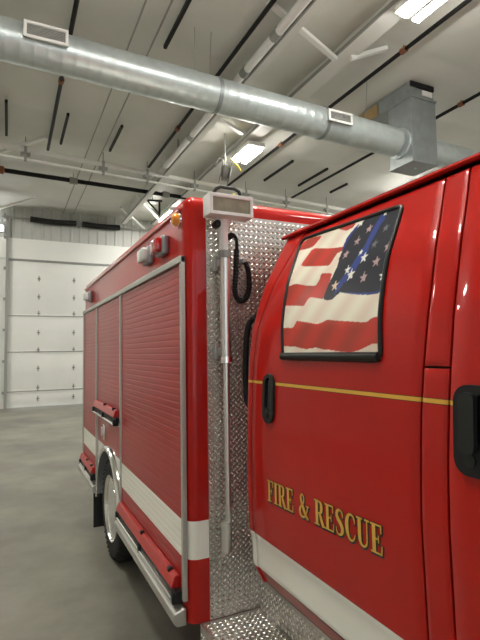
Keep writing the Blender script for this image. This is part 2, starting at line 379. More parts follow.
# strip lights
def strip_light(x, y0, y1, z, label):
    t = thing('hanging_strip_light', (x, (y0 + y1) / 2, z), label, 'ceiling light', 'strip lights under the ceiling')
    MB().box(x - .2, x + .2, y0 - .05, y1 + .05, z + .03, z + .12).box(x - .03, x + .03, y0, y1, z - .03, z + .03).build('housing', 'white_metal', t, smooth=0)
    for yy in (y0 + .15, y1 - .15): MB().tube([(x, yy, z + .11), (x, yy, 6.28 if 3 < x < 5 else 6.56)], .012, 6).build('hanger_rod', 'grey_metal', t)
    for s in (-1, 1): MB().box(x + s * .11 - .055, x + s * .11 + .055, y0, y1, z - .035, z + .029, bev=.012).build('lit_tube', 'tube_glow', t)
strip_light(3.94, .95, 2.25, 6.08, 'lit strip light with two tubes at the top right edge')
strip_light(4.0, 6.75, 7.55, 6.1, 'lit strip light with two tubes behind the round duct')
# the rest of the rows of strip lights, over the parts of the bay the lens does not reach
for x, y in ((3.92, -4.6), (3.95, 12.2), (-1.5, -.7), (.2, -.7), (1.9, -.7), (-3.3, 6.6), (-3.3, 11.5), (10.2, 7.5)):
    strip_light(x, y, y + 1.2, 6.15, 'lit strip light with two tubes outside the picture')

# ------------------------------------------------------------------ the truck: rear box, side at x = 0, front face at y = 0
TR = thing('fire_truck', (1.2, 0, 0), 'red fire and rescue truck with a flag printed window and roll-up side compartments', 'fire truck')
BW, BL, BZ0, BZ1 = 2.40, 3.47, .41, 2.495
WY, WZ, WR = 1.97, .41, .480          # rear wheel arch
def box_body():
    arch = [(WY - WR * math.cos(a), WZ + WR * math.sin(a)) for a in [PI * i / 28 for i in range(29)]]
    poly = [(0, BZ0)] + arch + [(BL, BZ0), (BL, BZ1), (0, BZ1)]
    bm = bmesh.new()
    n = len(poly); va = [bm.verts.new((0, y, z)) for y, z in poly]; vb = [bm.verts.new((BW, y, z)) for y, z in poly]
    bm.faces.new(va); bm.faces.new(vb[::-1])
    for i in range(n): bm.faces.new((va[i], vb[i], vb[(i + 1) % n], va[(i + 1) % n]))
    bm.normal_update()
    es = []
    for e in bm.edges:
        a, b = e.verts; zt = max(a.co.z, b.co.z); ln = (a.co - b.co).length
        if zt > 2 and ln > 1: es.append(e)
    bmesh.ops.bevel(bm, geom=es, offset=.06, segments=8, profile=.5, affect='EDGES')
    return MB().bm(bm)
body = box_body().build('box_body', 'box_paint', TR, smooth=30)
t = MB()
t.bar((-.006, .06, 2.425), (-.006, BL - .05, 2.425), .016, .018); t.build('roof_drip_edge', 'red', body, smooth=0, bevel=.004)
MB().bar((.3, .25, 2.52), (.3, 3.2, 2.52), .05, .05).build('roof_cap', 'red', body, smooth=0, bevel=.006)

MB().box(.075, BW - .075, .07, BL - .07, BZ1 - .01, BZ1 + .004).build('roof_plate', 'alu_trim', body, smooth=0)
# tread plate on the front face
def lozenges(mb, org, ux, uy, un, w, h, pitch=.029, L=.0118, B=.0046, Ht=.0036):
    """raised lens-shaped bars in alternating directions over a w x h plate"""
    org, ux, uy, un = Vector(org), Vector(ux), Vector(uy), Vector(un)
    j = 0; y = pitch * .4
    while y < h - pitch * .25:
        x = pitch * (.35 + (.5 if j % 2 else 0))
        while x < w - pitch * .25:
            s = 1 if j % 2 else -1
            d = Vector((.72, .69 * s)); e = Vector((-d.y, d.x))
            def P(a, b, c): q = d * a + e * b; return org + ux * (x + q.x) + uy * (y + q.y) + un * c
            vs = [P(-L, 0, 0), P(-L * .45, B, 0), P(L * .45, B, 0), P(L, 0, 0), P(L * .45, -B, 0), P(-L * .45, -B, 0),
                  P(-L * .55, 0, Ht * .85), P(0, B * .25, Ht), P(L * .55, 0, Ht * .85), P(0, -B * .25, Ht)]
            mb.add(vs, [(0, 1, 6), (1, 7, 6), (1, 2, 7), (2, 8, 7), (2, 3, 8), (3, 4, 8), (4, 9, 8), (4, 5, 9), (5, 6, 9), (5, 0, 6), (6, 7, 8, 9)], 1)
            x += pitch
        y += pitch * .5; j += 1
    return mb
tp = MB().box(.107, 2.29, -.006, .002, BZ0 + .005, 2.405)
lozenges(tp, (.107, -.006, BZ0 + .005), (1, 0, 0), (0, 0, 1), (0, -1, 0), .80, 1.985)
tp.build('tread_plate_panel', ['tread_base', 'tread'], TR, smooth=28, fix=False)

# roll-up compartment doors
def frame_bars(parent, y0, y1, z0, z1, top=True, bottom=False, name='door_frame'):
    f = MB(); wd = .026
    f.box(-.020, .004, y0 - wd, y0, z0, z1 + .035); f.box(-.020, .004, y1, y1 + wd, z0, z1 + .035)
    f.box(-.026, .004, y0 - wd, y1 + wd, z1, z1 + .035)
    if bottom: f.box(-.022, .004, y0, y1, z0 - .03, z0)
    return f.build(name, 'alu_trim', parent, smooth=0, bevel=.004)
SP = .0352
def roll_door(y0, y1, z0, z1, bottom=False, bar=True):
    zz = .7065 - math.ceil((.7065 - z0) / SP) * SP; prof = []
    while zz < z1:
        for tt, dx in ((0., -.0070), (.035, -.0080), (.08, -.0085), (.3, -.0088), (.7, -.0088), (.92, -.0085), (.965, -.0080)):
            z = zz + SP * tt
            if z0 <= z <= z1: prof.append((dx - .001, z))
        zz += SP
    m = MB(); vs = []
    for dx, z in prof: vs += [(dx, y0, z), (dx, y1, z)]
    m.add(vs, [(2 * i, 2 * i + 1, 2 * i + 3, 2 * i + 2) for i in range(len(prof) - 1)])
    d = m.build('roll_up_door', 'slat_paint', TR, smooth=50)
    frame_bars(d, y0, y1, z0, z1, bottom=bottom)
    if bar:
        zb = z0 + .022
        MB().prism([(-.012, zb + .074), (-.034, zb + .072), (-.040, zb + .066), (-.056, zb + .024), (-.056, zb + .016), (-.012, zb + .016)], 'y', y0 + .05, y1 - .02).build('lift_bar', 'lift_red', d, smooth=0, bevel=.003)
        for yy in (y0 + .14, (y0 + y1) / 2): MB().box(-.046, -.02, yy - .016, yy + .016, zb + .062, zb + .082, bev=.004).build('bar_clip', 'black', d)
        MB().box(-.046, -.003, y0 + .005, y1 - .005, zb - .022, zb + .016).build('bottom_seal', 'black', d, smooth=0)
        MB().tube([(-.052, y0 + .03, zb - .034), (-.052, y1 - .02, zb - .034)], .0105, 10).build('latch_rod', 'chrome', d)
        for yy in (y0 + .03, (y0 + y1) / 2, y1 - .03): MB().box(-.062, -.005, yy - .018, yy + .018, zb - .045, zb + .008, bev=.006).build('latch_block', 'black', d)
    return d
roll_door(.045, 1.44, .515, 2.145)
roll_door(1.485, 2.53, 1.17, 2.145, bottom=True)
roll_door(2.575, 3.425, .515, 2.145)
for y0, y1 in ((1.45, 1.475), (2.535, 2.57)):
    MB().box(-.012, .004, y0, y1, .62, 1.17).build('panel_trim', 'alu_trim', body, smooth=0)
# panel latch below the middle door
pn = MB().box(-.012, .004, 2.16, 2.24, .93, 1.07, bev=.008).build('panel_latch', 'chrome', TR)
MB().box(-.03, -.008, 2.18, 2.22, .97, 1.05, bev=.008).build('latch_paddle', 'alu', pn)

# wheel arch trim, flap and running boards
fl = MB(); N = 40; vs = []
A = [PI * (-.02 + 1.04 * i / N) for i in range(N + 1)]
for a in A:
    for r, xx in ((WR - .018, -.004), (WR - .018, -.030), (WR + .002, -.040), (WR + .024, -.030), (WR + .028, .002)):
        vs.append((xx, WY - r * math.cos(a), WZ + r * math.sin(a)))
fl.add(vs, [(i * 5 + j, i * 5 + j + 1, (i + 1) * 5 + j + 1, (i + 1) * 5 + j) for i in range(N) for j in range(4)])
fo = fl.build('wheel_arch_trim', 'chrome', TR, smooth=60)
wl_ = MB(); vs = []
for a in [PI * i / N for i in range(N + 1)]:
    for xx in (-.03, .42): vs.append((xx, WY - (WR - .025) * math.cos(a), WZ + (WR - .025) * math.sin(a)))
wl_.add(vs, [(i * 2, i * 2 + 1, (i + 1) * 2 + 1, (i + 1) * 2) for i in range(N)])
wl_.build('arch_liner', 'dark_galv', fo, smooth=60)
MB().box(-.043, .30, WY + .555, WY + .57, .075, .48, bev=.004).build('mud_flap', 'rubber', TR)
def running_board(y0, y1):
    r = MB(); r.prism([(-.062, .462), (-.012, .480), (.0, .480), (.0, .40), (-.045, .40), (-.062, .415)], 'y', y0, y1)
    r.build('running_board', 'alu_trim', TR, smooth=0, bevel=.006)
running_board(.03, WY - WR - .03); running_board(WY + WR + .03, BL + .02)
MB().box(.03, .06, 1.05, 1.2, .28, .42).build('tank_bracket', 'alu', TR, smooth=0, bevel=.004)
ch = MB().box(.55, .75, -4.0, 3.3, .42, .66).box(1.65, 1.85, -4.0, 3.3, .42, .66).box(.3, 2.1, 2.08, 2.2, .34, .48).box(.35, 2.05, -3.55, -3.45, .34, .48)
ch.build('chassis_frame', 'chassis', TR, smooth=0)

# wheels
def wheel(x, y, sgn, r=.405, wd=.25):
    """sgn = direction (in x) the outer side faces"""
    c = (x, y, r)
    t = MB(); h = wd / 2
    prof = [(-h, r - .15), (-h, r - .05), (-h * .86, r - .016), (-h * .7, r), (h * .7, r), (h * .86, r - .016), (h, r - .05), (h * 1.04, r - .1), (h * .97, r - .15), (h * .6, r - .165)]
    t.lathe(c, (sgn, 0, 0), prof, 56)
    for k in range(46):
        a = 2 * PI * k / 46
        for s in (-1, 1):
            p = Vector((x + s * h * .62 * 1, y + math.cos(a) * (r + .002), r + math.sin(a) * (r + .002)))
            q = Vector((x + s * h * .98, y + math.cos(a + .03) * (r - .03), r + math.sin(a + .03) * (r - .03)))
            t.bar(p, q, .026, .006, up=(0, math.cos(a), math.sin(a)))
    w = t.build('wheel', 'rubber', TR, smooth=40)
    rm = MB(); rm.lathe(c, (sgn, 0, 0), [(h * .9, r - .146), (h * 1.03, r - .150), (h * 1.03, r - .158), (h * .9, r - .168), (h * .35, r - .185), (h * .2, r - .195), (-.005, .165), (-.005, .12), (.03, .1), (.05, .07), (.05, .0)], 48)
    rm.build('rim', 'chrome', w, smooth=40)
    hb = MB(); hb.lathe(c, (sgn, 0, 0), [(.02, .085), (.06, .08), (.075, .06), (.08, 0)], 28)
    hb.build('hub_cap', 'chrome', w, smooth=40)
    for k in range(8):
        a = 2 * PI * k / 8 + .2
        MB().lathe((x - sgn * .004, y + .135 * math.cos(a), r + .135 * math.sin(a)), (sgn, 0, 0), [(0, .014), (.03, .013), (.036, .008), (.037, 0)], 8).build('lug_nut', 'chrome', w)
    return w
wheel(.125, 1.93, -1, .415); wheel(2.275, 1.93, 1, .415); wheel(.42, -3.3, -1); wheel(2.0, -3.3, 1)

# lights on the box side
def warning_light(y, z, lens, w=.155, h=.105):
    b = MB().box(-.04, .002, y - w / 2, y + w / 2, z - h / 2, z + h / 2, bev=.012).build('warning_light', 'dark_galv', TR)  # base coloured dark to stand in for the dark reflection on its sides
    MB().box(-.075, -.03, y - w / 2 + .012, y + w / 2 - .012, z - h / 2 + .012, z + h / 2 - .012, bev=.014).build('lens', lens, b)
    return b
warning_light(.635, 2.292, 'clear_lens'); warning_light(.345, 2.29, 'red_lens'); warning_light(3.0, 2.30, 'clear_lens')
mk = MB().lathe((-.002, .085, 2.377), (-1, 0, 0), [(0, .038), (.010, .038), (.012, .034)], 24).build('marker_light', 'chrome', TR)
MB().lathe((-.008, .085, 2.377), (-1, 0, 0), [(0, .036), (.02, .034), (.034, .022), (.038, 0)], 24).build('lens', 'amber', mk)

# telescoping scene light on the front face
sl = MB(); y0, y1 = -.155, -.065
sl.box(.075, .298, y1 - .004, y1, 2.362, 2.456); fr = .012
sl.box(.07, .302, y0, y1, 2.444, 2.462).box(.07, .302, y0, y1, 2.358, 2.374).box(.07, .086, y0, y1, 2.37, 2.45).box(.286, .302, y0, y1, 2.37, 2.45)
so = sl.build('scene_light', 'white_metal', TR, smooth=0, bevel=.004)
MB().box(.086, .286, y0 + .008, y0 + .016, 2.374, 2.444).build('lens', 'lamp_glass', so, smooth=0)
MB().tube([(.11, -.10, 2.472), (.125, -.10, 2.50), (.15, -.10, 2.512), (.225, -.10, 2.512), (.25, -.10, 2.5), (.262, -.10, 2.472)], .009, 8).build('handle', 'black', so)
MB().box(.205, .222, -.12, -.10, 2.46, 2.482, bev=.004).build('cable_tie', 'yellow', so)
MB().lathe((.145, -.06, 2.335), (0, -1, 0), [(-.02, .02), (.012, .02), (.018, .015), (.02, 0)], 18).build('tilt_knob', 'black', so)
MX, MY = .183, -.065
ms = MB(); ms.tube([(MX, MY, 1.66), (MX, MY, 2.185)], .027, 20); mo = ms.build('light_mast', 'alu', TR)
MB().tube([(MX - .005, MY, 2.18), (MX - .005, MY, 2.31), (MX - .002, MY, 2.34), (MX + .005, MY, 2.37)], [.022, .022, .028, .03], 16).build('swivel_neck', 'white_metal', mo)
MB().tube([(MX, MY, 2.165), (MX, MY, 2.20)], .034, 20).build('collar', 'grey_metal', mo)
MB().tube([(MX, MY, 1.645), (MX, MY, 1.675)], .033, 20).build('collar', 'chrome', mo)
MB().tube([(MX, MY, .88), (MX, MY, 1.66)], .0165, 16).build('inner_tube', 'alu', mo)
MB().tube([(MX - .01, MY, .745), (MX - .01, MY, .885)], .026, 18).build('end_sleeve', 'alu', mo)
for z in (2.14, 1.70): MB().box(MX - .035, MX + .03, MY + .01, -.004, z - .02, z + .02, bev=.005).box(MX - .05, MX - .028, MY + .02, -.004, z - .04, z + .04, bev=.005).build('wall_clamp', 'grey_metal', mo)
MB().box(MX - .02, MX + .02, -.04, -.004, .79, .84).build('wall_clamp', 'grey_metal', mo, smooth=0)
# coiled cable beside the mast
def spline(P, k=14):
    P = [Vector(p) for p in P]; out = []
    for i in range(len(P) - 1):
        a, b, c, d = P[max(i - 1, 0)], P[i], P[i + 1], P[min(i + 2, len(P) - 1)]
        for j in range(k):
            t = j / k; out.append(.5 * ((2 * b) + (c - a) * t + (2 * a - 5 * b + 4 * c - d) * t * t + (3 * b - a - 3 * c + d) * t ** 3))
    return out + [P[-1]]
cp_ = spline([(.255, -.05, 2.215), (.245, -.06, 2.10), (.238, -.06, 2.0), (.262, -.06, 1.955), (.305, -.055, 1.975), (.325, -.05, 2.04), (.318, -.05, 2.12), (.305, -.045, 2.155)], 26)
cc = MB().tube(cp_, [.0155 if i % 4 < 2 else .0125 for i in range(len(cp_))], 10).build('coiled_cable', 'black', TR, smooth=60)
MB().tube(spline([(.205, -.065, 2.275), (.225, -.075, 2.285), (.25, -.06, 2.265), (.257, -.05, 2.21)], 8), .009, 8).build('straight_lead', 'black', cc)
MB().box(.290, .318, -.045, -.004, 2.15, 2.18, bev=.006).build('cable_socket', 'grey_metal', cc)
MB().tube([(.2, -.065, 2.27), (.225, -.07, 2.285)], .016, 10).build('cable_plug', 'black', cc)

# side step of tread plate between box and cab
st = MB(); X0, X1, Y0, ZS = .055, .375, -1.0, .412
st.box(X0, X1, Y0, -.008, ZS - .012, ZS); st.box(X0, X0 + .01, Y0, -.008, ZS - .2, ZS - .0119)
lozenges(st, (X0 + .006, -.012, ZS), (1, 0, 0), (0, -1, 0), (0, 0, 1), X1 - X0 - .01, -Y0 - .02)
lozenges(st, (X0, -.012, ZS - .2), (0, -1, 0), (0, 0, 1), (-1, 0, 0), -Y0 - .02, .19)
ss = st.build('side_step', ['tread_base', 'tread'], TR, smooth=28, fix=False)
kp = MB(); dxk = .02
kp.add([(X1, -.008, ZS - .01), (X1, Y0, ZS - .01), (X1 + dxk, Y0, ZS + .135), (X1 + dxk, -.008, ZS + .135), (X1 + .012, -.008, ZS - .01), (X1 + .012, Y0, ZS - .01), (X1 + dxk + .012, Y0, ZS + .135), (X1 + dxk + .012, -.008, ZS + .135)],
       [(0, 1, 2, 3), (7, 6, 5, 4), (0, 3, 7, 4), (1, 5, 6, 2), (3, 2, 6, 7), (0, 4, 5, 1)])
lozenges(kp, (X1, -.012, ZS), (0, -1, 0), Vector((dxk, 0, .145)).normalized(), Vector((-.145, 0, dxk)).normalized(), -Y0 - .02, .13)
kp.build('kick_plate', ['tread_base', 'tread'], ss, smooth=28, fix=False)
MB().box(X0 + .01, X1, -.03, -.012, .2, ZS - .012).build('step_bracket', 'chassis', ss, smooth=0)

# ------------------------------------------------------------------ cab
ZP = [.60, .66, .70, .735, .85, .893, 1.0, 1.235, 1.55, 1.66, 1.80, 1.90, 2.0, 2.14, 2.23, 2.30]
XP = [.290, .270, .250, .234, .228, .216, .213, .211, .222, .230, .250, .280, .317, .392, .440, .50]
_zz = np.linspace(.5, 2.4, 951); _k = np.exp(-.5 * (np.arange(-40, 41) / 12.) ** 2); _k /= _k.sum()
_xx = np.interp(_zz, ZP, XP); _xs = np.convolve(np.pad(_xx, 40, mode='edge'), _k, mode='valid')
_bl = np.clip((_zz - 1.0) / .25, 0, 1); _xs = _xx * (1 - _bl) + _xs * _bl
def CX(z): return float(np.interp(z, _zz, _xs))
RC, YC = .075, -.165
def S(y, z, off=0.):
    d = max(0., min(RC, y - (YC - RC)))
    return (CX(z) + RC - math.sqrt(max(0., RC * RC - d * d)) - off, y, z)
def lerp_curve(pts):
    zs = [p[0] for p in pts]; ys = [p[1] for p in pts]
    zz = np.linspace(.5, 2.4, 400); yy = np.interp(zz, zs, ys); k = np.exp(-.5 * (np.arange(-30, 31) / 12.) ** 2); k /= k.sum()
    ys2 = np.convolve(np.pad(yy, 30, mode='edge'), k, mode='valid')
    return lambda z: float(np.interp(z, zz, ys2))
seamA = lerp_curve([(.6, -1.26), (.94, -1.26), (1.3, -1.254), (1.5, -1.258), (1.65, -1.268), (1.83, -1.273), (2.01, -1.25), (2.22, -1.19), (2.4, -1.13)])
seamB = lerp_curve([(.6, -1.35), (.98, -1.348), (1.39, -1.344), (1.65, -1.356), (1.83, -1.357), (2.02, -1.334), (2.22, -1.28), (2.4, -1.22)])
seamR = lerp_curve([(.6, -.262), (1.0, -.262), (1.5, -.262), (1.8, -.27), (2.0, -.31), (2.2, -.37), (2.4, -.4)])
GAP = .0032
def panel(name, ya, yb, z0, z1, parent, nz=70, ny=14, m='cab_paint', hole=None):
    """a pressed panel between two edge curves, its rim turned inwards"""
    mb = MB(); vs = []; idx = {}
    rows = [(z0, .016), (z0, .003), (z0 + .004, 0.)] + [(z0 + .004 + (z1 - z0 - .008) * i / nz, 0.) for i in range(1, nz)] + [(z1 - .004, 0.), (z1, .003), (z1, .016)]
    for z, dep in rows:
        a, b = ya(z), yb(z)
        cols = [(a, .016), (a, .003), (a - .004, 0.)] + [(a - .004 + (b - a + .008) * i / ny, 0.) for i in range(1, ny)] + [(b + .004, 0.), (b, .003), (b, .016)]
        for y, dp in cols: vs.append(S(y, z, -max(dep, dp)))
    nc = len(cols); nr = len(rows)
    mb.add(vs, [(i * nc + j, i * nc + j + 1, (i + 1) * nc + j + 1, (i + 1) * nc + j) for i in range(nr - 1) for j in range(nc - 1)])
    return mb.build(name, m, parent, smooth=40)
YFR = -2.45
sh = MB()     # dark inner shell that shows in the gaps, with the cab's rear wall
zs = [.64 + (2.30 - .64) * i / 60 for i in range(61)]
ys = [YC + .0 - (YC - YFR) * i / 40 for i in range(41)]
vs = [(S(y, z, -.02)) for z in zs for y in ys]
sh.add(vs, [(i * 41 + j, i * 41 + j + 1, (i + 1) * 41 + j + 1, (i + 1) * 41 + j) for i in range(60) for j in range(40)])
cab = sh.build('cab_body', 'chassis', TR, smooth=40)
# rear corner panel runs round onto the cab's back
cq = MB(); rows = [.66 + (2.29 - .66) * i / 80 for i in range(81)]; vs = []
for z in rows:
    a = seamR(z) + GAP
    line = [S(a, z, -.016), S(a, z, -.002), S(a + .004, z)]
    for k in range(1, 8): line.append(S(a + .004 + (YC - RC - a - .004) * k / 8, z))
    for k in range(0, 9):
        th = PI / 2 * k / 8; line.append((CX(z) + RC - RC * math.cos(th), YC - RC + RC * math.sin(th), z))
    for xx in (.7, 1.2, 1.9): line.append((xx, YC, z))
    vs += line
nc = len(line); cq.add(vs, [(i * nc + j, i * nc + j + 1, (i + 1) * nc + j + 1, (i + 1) * nc + j) for i in range(80) for j in range(nc - 1)])
cq.build('rear_corner_panel', 'cab_paint', cab, smooth=50)
rf = MB()     # roof skin and far side
def roof(u, v):
    y = YC - .01 + (YFR - YC) * u * .93; x = .47 + (1.93 - .47) * v
    return (x, y, 2.27 + .06 * math.sin(PI * v) ** .6)
rf.grid(roof, 8, 24); rf.box(1.93, 1.95, YFR, YC, .66, 2.28); rf.build('cab_roof', 'cab_paint', cab, smooth=50)
gt = MB(); P = [S(-.165, 2.262, .0)]
gx = CX(2.262)
gt.prism([(gx + .03, 2.262), (gx - .022, 2.250), (gx - .030, 2.258), (gx - .022, 2.268), (gx + .035, 2.292)], 'y', YFR, -.185)
gt.build('roof_gutter', 'cab_paint', cab, smooth=0, bevel=.003)
MB().add([S(-.2, .66, .0), S(YFR, .66, .0), S(YFR, .732, .004), S(-.2, .732, .004), (.30, -.2, .66), (.30, YFR, .66)], [(0, 1, 2, 3), (0, 4, 5, 1)]).build('rocker_panel', 'red', cab, smooth=0)
hd = MB().box(.28, 1.90, -4.3, YFR + .05, .62, 1.55, bev=.12); hd.build('hood', 'cab_paint', TR)
MB().box(.2, 1.98, -4.45, -4.28, .45, .72, bev=.03).build('front_bumper', 'chrome', TR)
ws = MB().add([(.42, YFR + .1, 2.24), (1.85, YFR + .1, 2.24), (1.95, YFR - .35, 1.55), (.25, YFR - .35, 1.55)], [(0, 1, 2, 3)]); ws.add([(.44, YFR + .13, 2.24), (1.83, YFR + .13, 2.24), (1.93, YFR - .32, 1.52), (.27, YFR - .32, 1.52)], [(3, 2, 1, 0)])
ws.build('windscreen', 'glass_dark', cab, smooth=0)

rd = panel('rear_door', lambda z: seamR(z) - GAP, lambda z: seamA(z) + GAP, .738, 2.235, TR, ny=26)
for z0, z1 in ((.738, 1.6465), (1.6525, 2.235)):
    panel('pillar_panel', lambda z: seamA(z) - GAP, lambda z: seamB(z) + GAP, z0, z1, TR, nz=40, ny=6)
fd = panel('front_door', lambda z: seamB(z) - GAP, lambda z: YFR + .0, .738, 2.235, TR, ny=20)

# flag window in the rear door
FLAG=[
 ('R',[(-0.453,2.159),(-0.531,2.14),(-0.573,2.186),(-0.472,2.198),(-0.423,2.177)]),
 ('R',[(-0.687,2.186),(-0.743,2.164),(-0.783,2.167),(-0.792,2.185),(-0.729,2.201),(-0.656,2.206)]),
 ('R',[(-0.538,2.136),(-0.685,2.104),(-0.779,2.091),(-0.788,2.089),(-0.774,2.073),(-0.749,2.072),(-0.73,2.024),(-0.65,2.036),(-0.539,2.053),(-0.495,2.067)]),
 ('R',[(-0.683,1.947),(-0.698,1.972),(-0.717,1.99),(-0.767,1.983),(-0.77,1.977),(-0.759,1.937)]),
 ('R',[(-0.515,1.982),(-0.61,1.961),(-0.682,1.95),(-0.696,1.977),(-0.694,1.999),(-0.769,1.988),(-0.771,1.956),(-0.758,1.889),(-0.711,1.898),(-0.665,1.908),(-0.652,1.902),(-0.632,1.874),(-0.58,1.881),(-0.498,1.899),(-0.482,1.967)]),
 ('R',[(-0.518,1.806),(-0.542,1.801),(-0.586,1.79),(-0.599,1.808),(-0.606,1.818),(-0.658,1.811),(-0.754,1.796),(-0.787,1.802),(-0.809,1.808),(-0.825,1.807),(-0.874,1.801),(-0.942,1.794),(-0.998,1.788),(-1.024,1.787),(-1.037,1.791),(-1.048,1.798),(-1.066,1.814),(-1.079,1.822),(-1.108,1.823),(-1.128,1.785),(-1.129,1.712),(-1.113,1.708),(-1.104,1.708),(-1.088,1.714),(-1.064,1.717),(-1.034,1.707),(-1.002,1.697),(-0.956,1.689),(-0.89,1.695),(-0.843,1.7),(-0.819,1.7),(-0.759,1.709),(-0.698,1.704),(-0.66,1.708),(-0.61,1.716),(-0.515,1.719)]),
 ('N',[(-0.818,2.194),(-0.827,2.173),(-0.809,2.164),(-0.795,2.148),(-0.787,2.108),(-0.779,2.069),(-0.778,2.045),(-0.788,2.014),(-0.779,1.976),(-0.763,1.937),(-0.767,1.946),(-0.756,1.889),(-0.791,1.881),(-0.815,1.882),(-0.835,1.894),(-0.856,1.902),(-0.846,1.906),(-0.871,1.9),(-0.949,1.885),(-0.999,1.878),(-1.039,1.876),(-1.055,1.883),(-1.07,1.896),(-1.089,1.911),(-1.099,1.918),(-1.11,1.926),(-1.085,2.023),(-1.052,2.15),(-1.023,2.208),(-0.908,2.212)]),
 ('B',[(-0.936,2.185),(-0.968,2.158),(-0.951,2.132),(-0.946,2.098),(-0.937,2.065),(-0.941,2.034),(-0.921,2.013),(-0.913,1.985),(-0.895,1.958),(-0.879,1.941),(-0.863,1.938),(-0.837,1.909),(-0.817,1.899),(-0.828,1.948),(-0.836,1.952),(-0.877,2.001),(-0.896,2.043),(-0.909,2.071),(-0.916,2.12),(-0.925,2.154)]),
 ('B',[(-0.823,2.179),(-0.805,2.17),(-0.771,2.134),(-0.77,2.09),(-0.779,2.069),(-0.787,2.108),(-0.796,2.145),(-0.825,2.162)]),
 ('B',[(-0.845,1.907),(-0.949,1.885),(-1.039,1.876),(-1.089,1.911),(-1.088,1.918),(-1.062,1.902),(-1.033,1.883),(-0.947,1.891),(-0.886,1.901)]),
]
STARS= [(-0.825,2.176,0.019,'w'),(-0.895,2.135,0.017,'p'),(-0.852,2.097,0.018,'p'),(-0.956,2.179,0.012,'w'),(-0.991,2.114,0.015,'d'),(-1.043,2.036,0.02,'p'),(-0.813,2.053,0.018,'p'),(-0.964,2.061,0.016,'d'),(-0.903,2.044,0.012,'w'),(-0.934,2.018,0.019,'w'),(-1.009,1.99,0.019,'p'),(-0.861,1.985,0.017,'w'),(-0.889,1.963,0.021,'w'),(-0.965,1.942,0.02,'p'),(-1.062,1.935,0.018,'w'),(-0.811,1.934,0.02,'c')]
WIN= [(-0.401, 2.2), (-0.438, 2.211), (-0.996, 2.19), (-1.029, 2.18), (-1.043, 2.161), (-1.109, 1.691), (-1.099, 1.67), (-1.082, 1.662), (-0.544, 1.666), (-0.525, 1.682), (-0.525, 1.719), (-0.409, 2.174)]
def inside(P, y, z):
    c = False; n = len(P); j = n - 1
    for i in range(n):
        yi, zi = P[i]; yj, zj = P[j]
        if (zi > z) != (zj > z) and y < (yj - yi) * (z - zi) / (zj - zi) + yi: c = not c
        j = i
    return c
FC = {'W': (.80, .76, .62), 'R': (.52, .045, .03), 'N': (.012, .014, .022), 'B': (.02, .045, .22)}
SCOL = {'w': (.78, .77, .68), 'p': (.44, .30, .29), 'd': (.14, .14, .15), 'c': (.70, .52, .36)}
def star_poly(y, z, r):
    # drawn on a waving flag: a little leaning
    return [(y + (r if k % 2 == 0 else r * .42) * math.sin(2 * PI * k / 10 + .1) * .95, z + (r if k % 2 == 0 else r * .42) * math.cos(2 * PI * k / 10 + .1)) for k in range(10)]
STP = [(star_poly(y, z, r * 1.12), SCOL[c], y, z, r * 1.2) for y, z, r, c in STARS]
def win_edges(z):   # rear and front edge of the opening at height z
    return (float(np.interp(z, [1.662, 1.70, 2.18, 2.205], [-.530, -.523, -.408, -.402])), float(np.interp(z, [1.662, 1.70, 2.16, 2.20], [-1.105, -1.107, -1.043, -1.037])))
def push(P):        # stripes run on past the edge of the opening
    out = []
    for y, z in P:
        a, b = win_edges(z)
        if y > a - .05: y = a + .09
        if y < b + .03: y = b - .09
        out.append((y, z))
    return out
def smooth_poly(P):
    for _ in range(1): P = [q for i in range(len(P)) for q in ((P[i][0] * .88 + P[(i + 1) % len(P)][0] * .12, P[i][1] * .88 + P[(i + 1) % len(P)][1] * .12), (P[i][0] * .12 + P[(i + 1) % len(P)][0] * .88, P[i][1] * .12 + P[(i + 1) % len(P)][1] * .88))]
    return P
FLAG = [(c, smooth_poly(push(P))) for c, P in FLAG]
FBB = [(c, P, min(p[0] for p in P), max(p[0] for p in P), min(p[1] for p in P), max(p[1] for p in P)) for c, P in FLAG]
def flag_col(y, z):
    k = 'W'
    for c, P, a, b, e, f in FBB:
        if a <= y <= b and e <= z <= f and inside(P, y, z): k = c
    col = FC[k]
    for P, c, sy, sz, r in STP:
        if abs(y - sy) < r and abs(z - sz) < r and inside(P, y, z): col = c
    if k == 'W':   # printed folds of the flag, cream to pinkish white
        t = .5 + .5 * math.sin((y * 1.0 + (z - 1.7) * .75) * 46); col = tuple(a * (1 - .16 * t * w) for a, w in zip(col, (.5, 1.2, 1.2))) if col == FC['W'] else col
    if k == 'R':
        t = .5 + .5 * math.sin((y * 1.0 + (z - 1.7) * .75) * 40 + 1.); col = (col[0] * (1 - .3 * t), col[1], col[2] * (1 - .1 * t))
    return col
def win_edges(z):   # rear and front edge of the opening at height z
    return (float(np.interp(z, [1.662, 1.70, 2.18, 2.205], [-.530, -.523, -.408, -.402])), float(np.interp(z, [1.662, 1.70, 2.16, 2.20], [-1.105, -1.107, -1.043, -1.037])))
NZ, NY = 190, 170
ZT = lambda s: 2.204 - .020 * s
vs = []; cols = []
for i in range(NZ + 1):
    for j in range(NY + 1):
        s_ = j / NY; z = 1.672 + (ZT(s_) - 1.672) * i / NZ
        a, b = win_edges(z); y = a + (b - a) * s_
        vs.append(S(y, z, .0035)); cols.append((*flag_col(y, z), 1.))
g = MB().add(vs, [(i * (NY + 1) + j, i * (NY + 1) + j + 1, (i + 1) * (NY + 1) + j + 1, (i + 1) * (NY + 1) + j) for i in range(NZ) for j in range(NY)])
fm = bpy.data.materials.new('printed_flag_film'); fm.use_nodes = True; nt = fm.node_tree; bs = nt.nodes['Principled BSDF']
at = nt.nodes.new('ShaderNodeVertexColor'); at.layer_name = 'print'
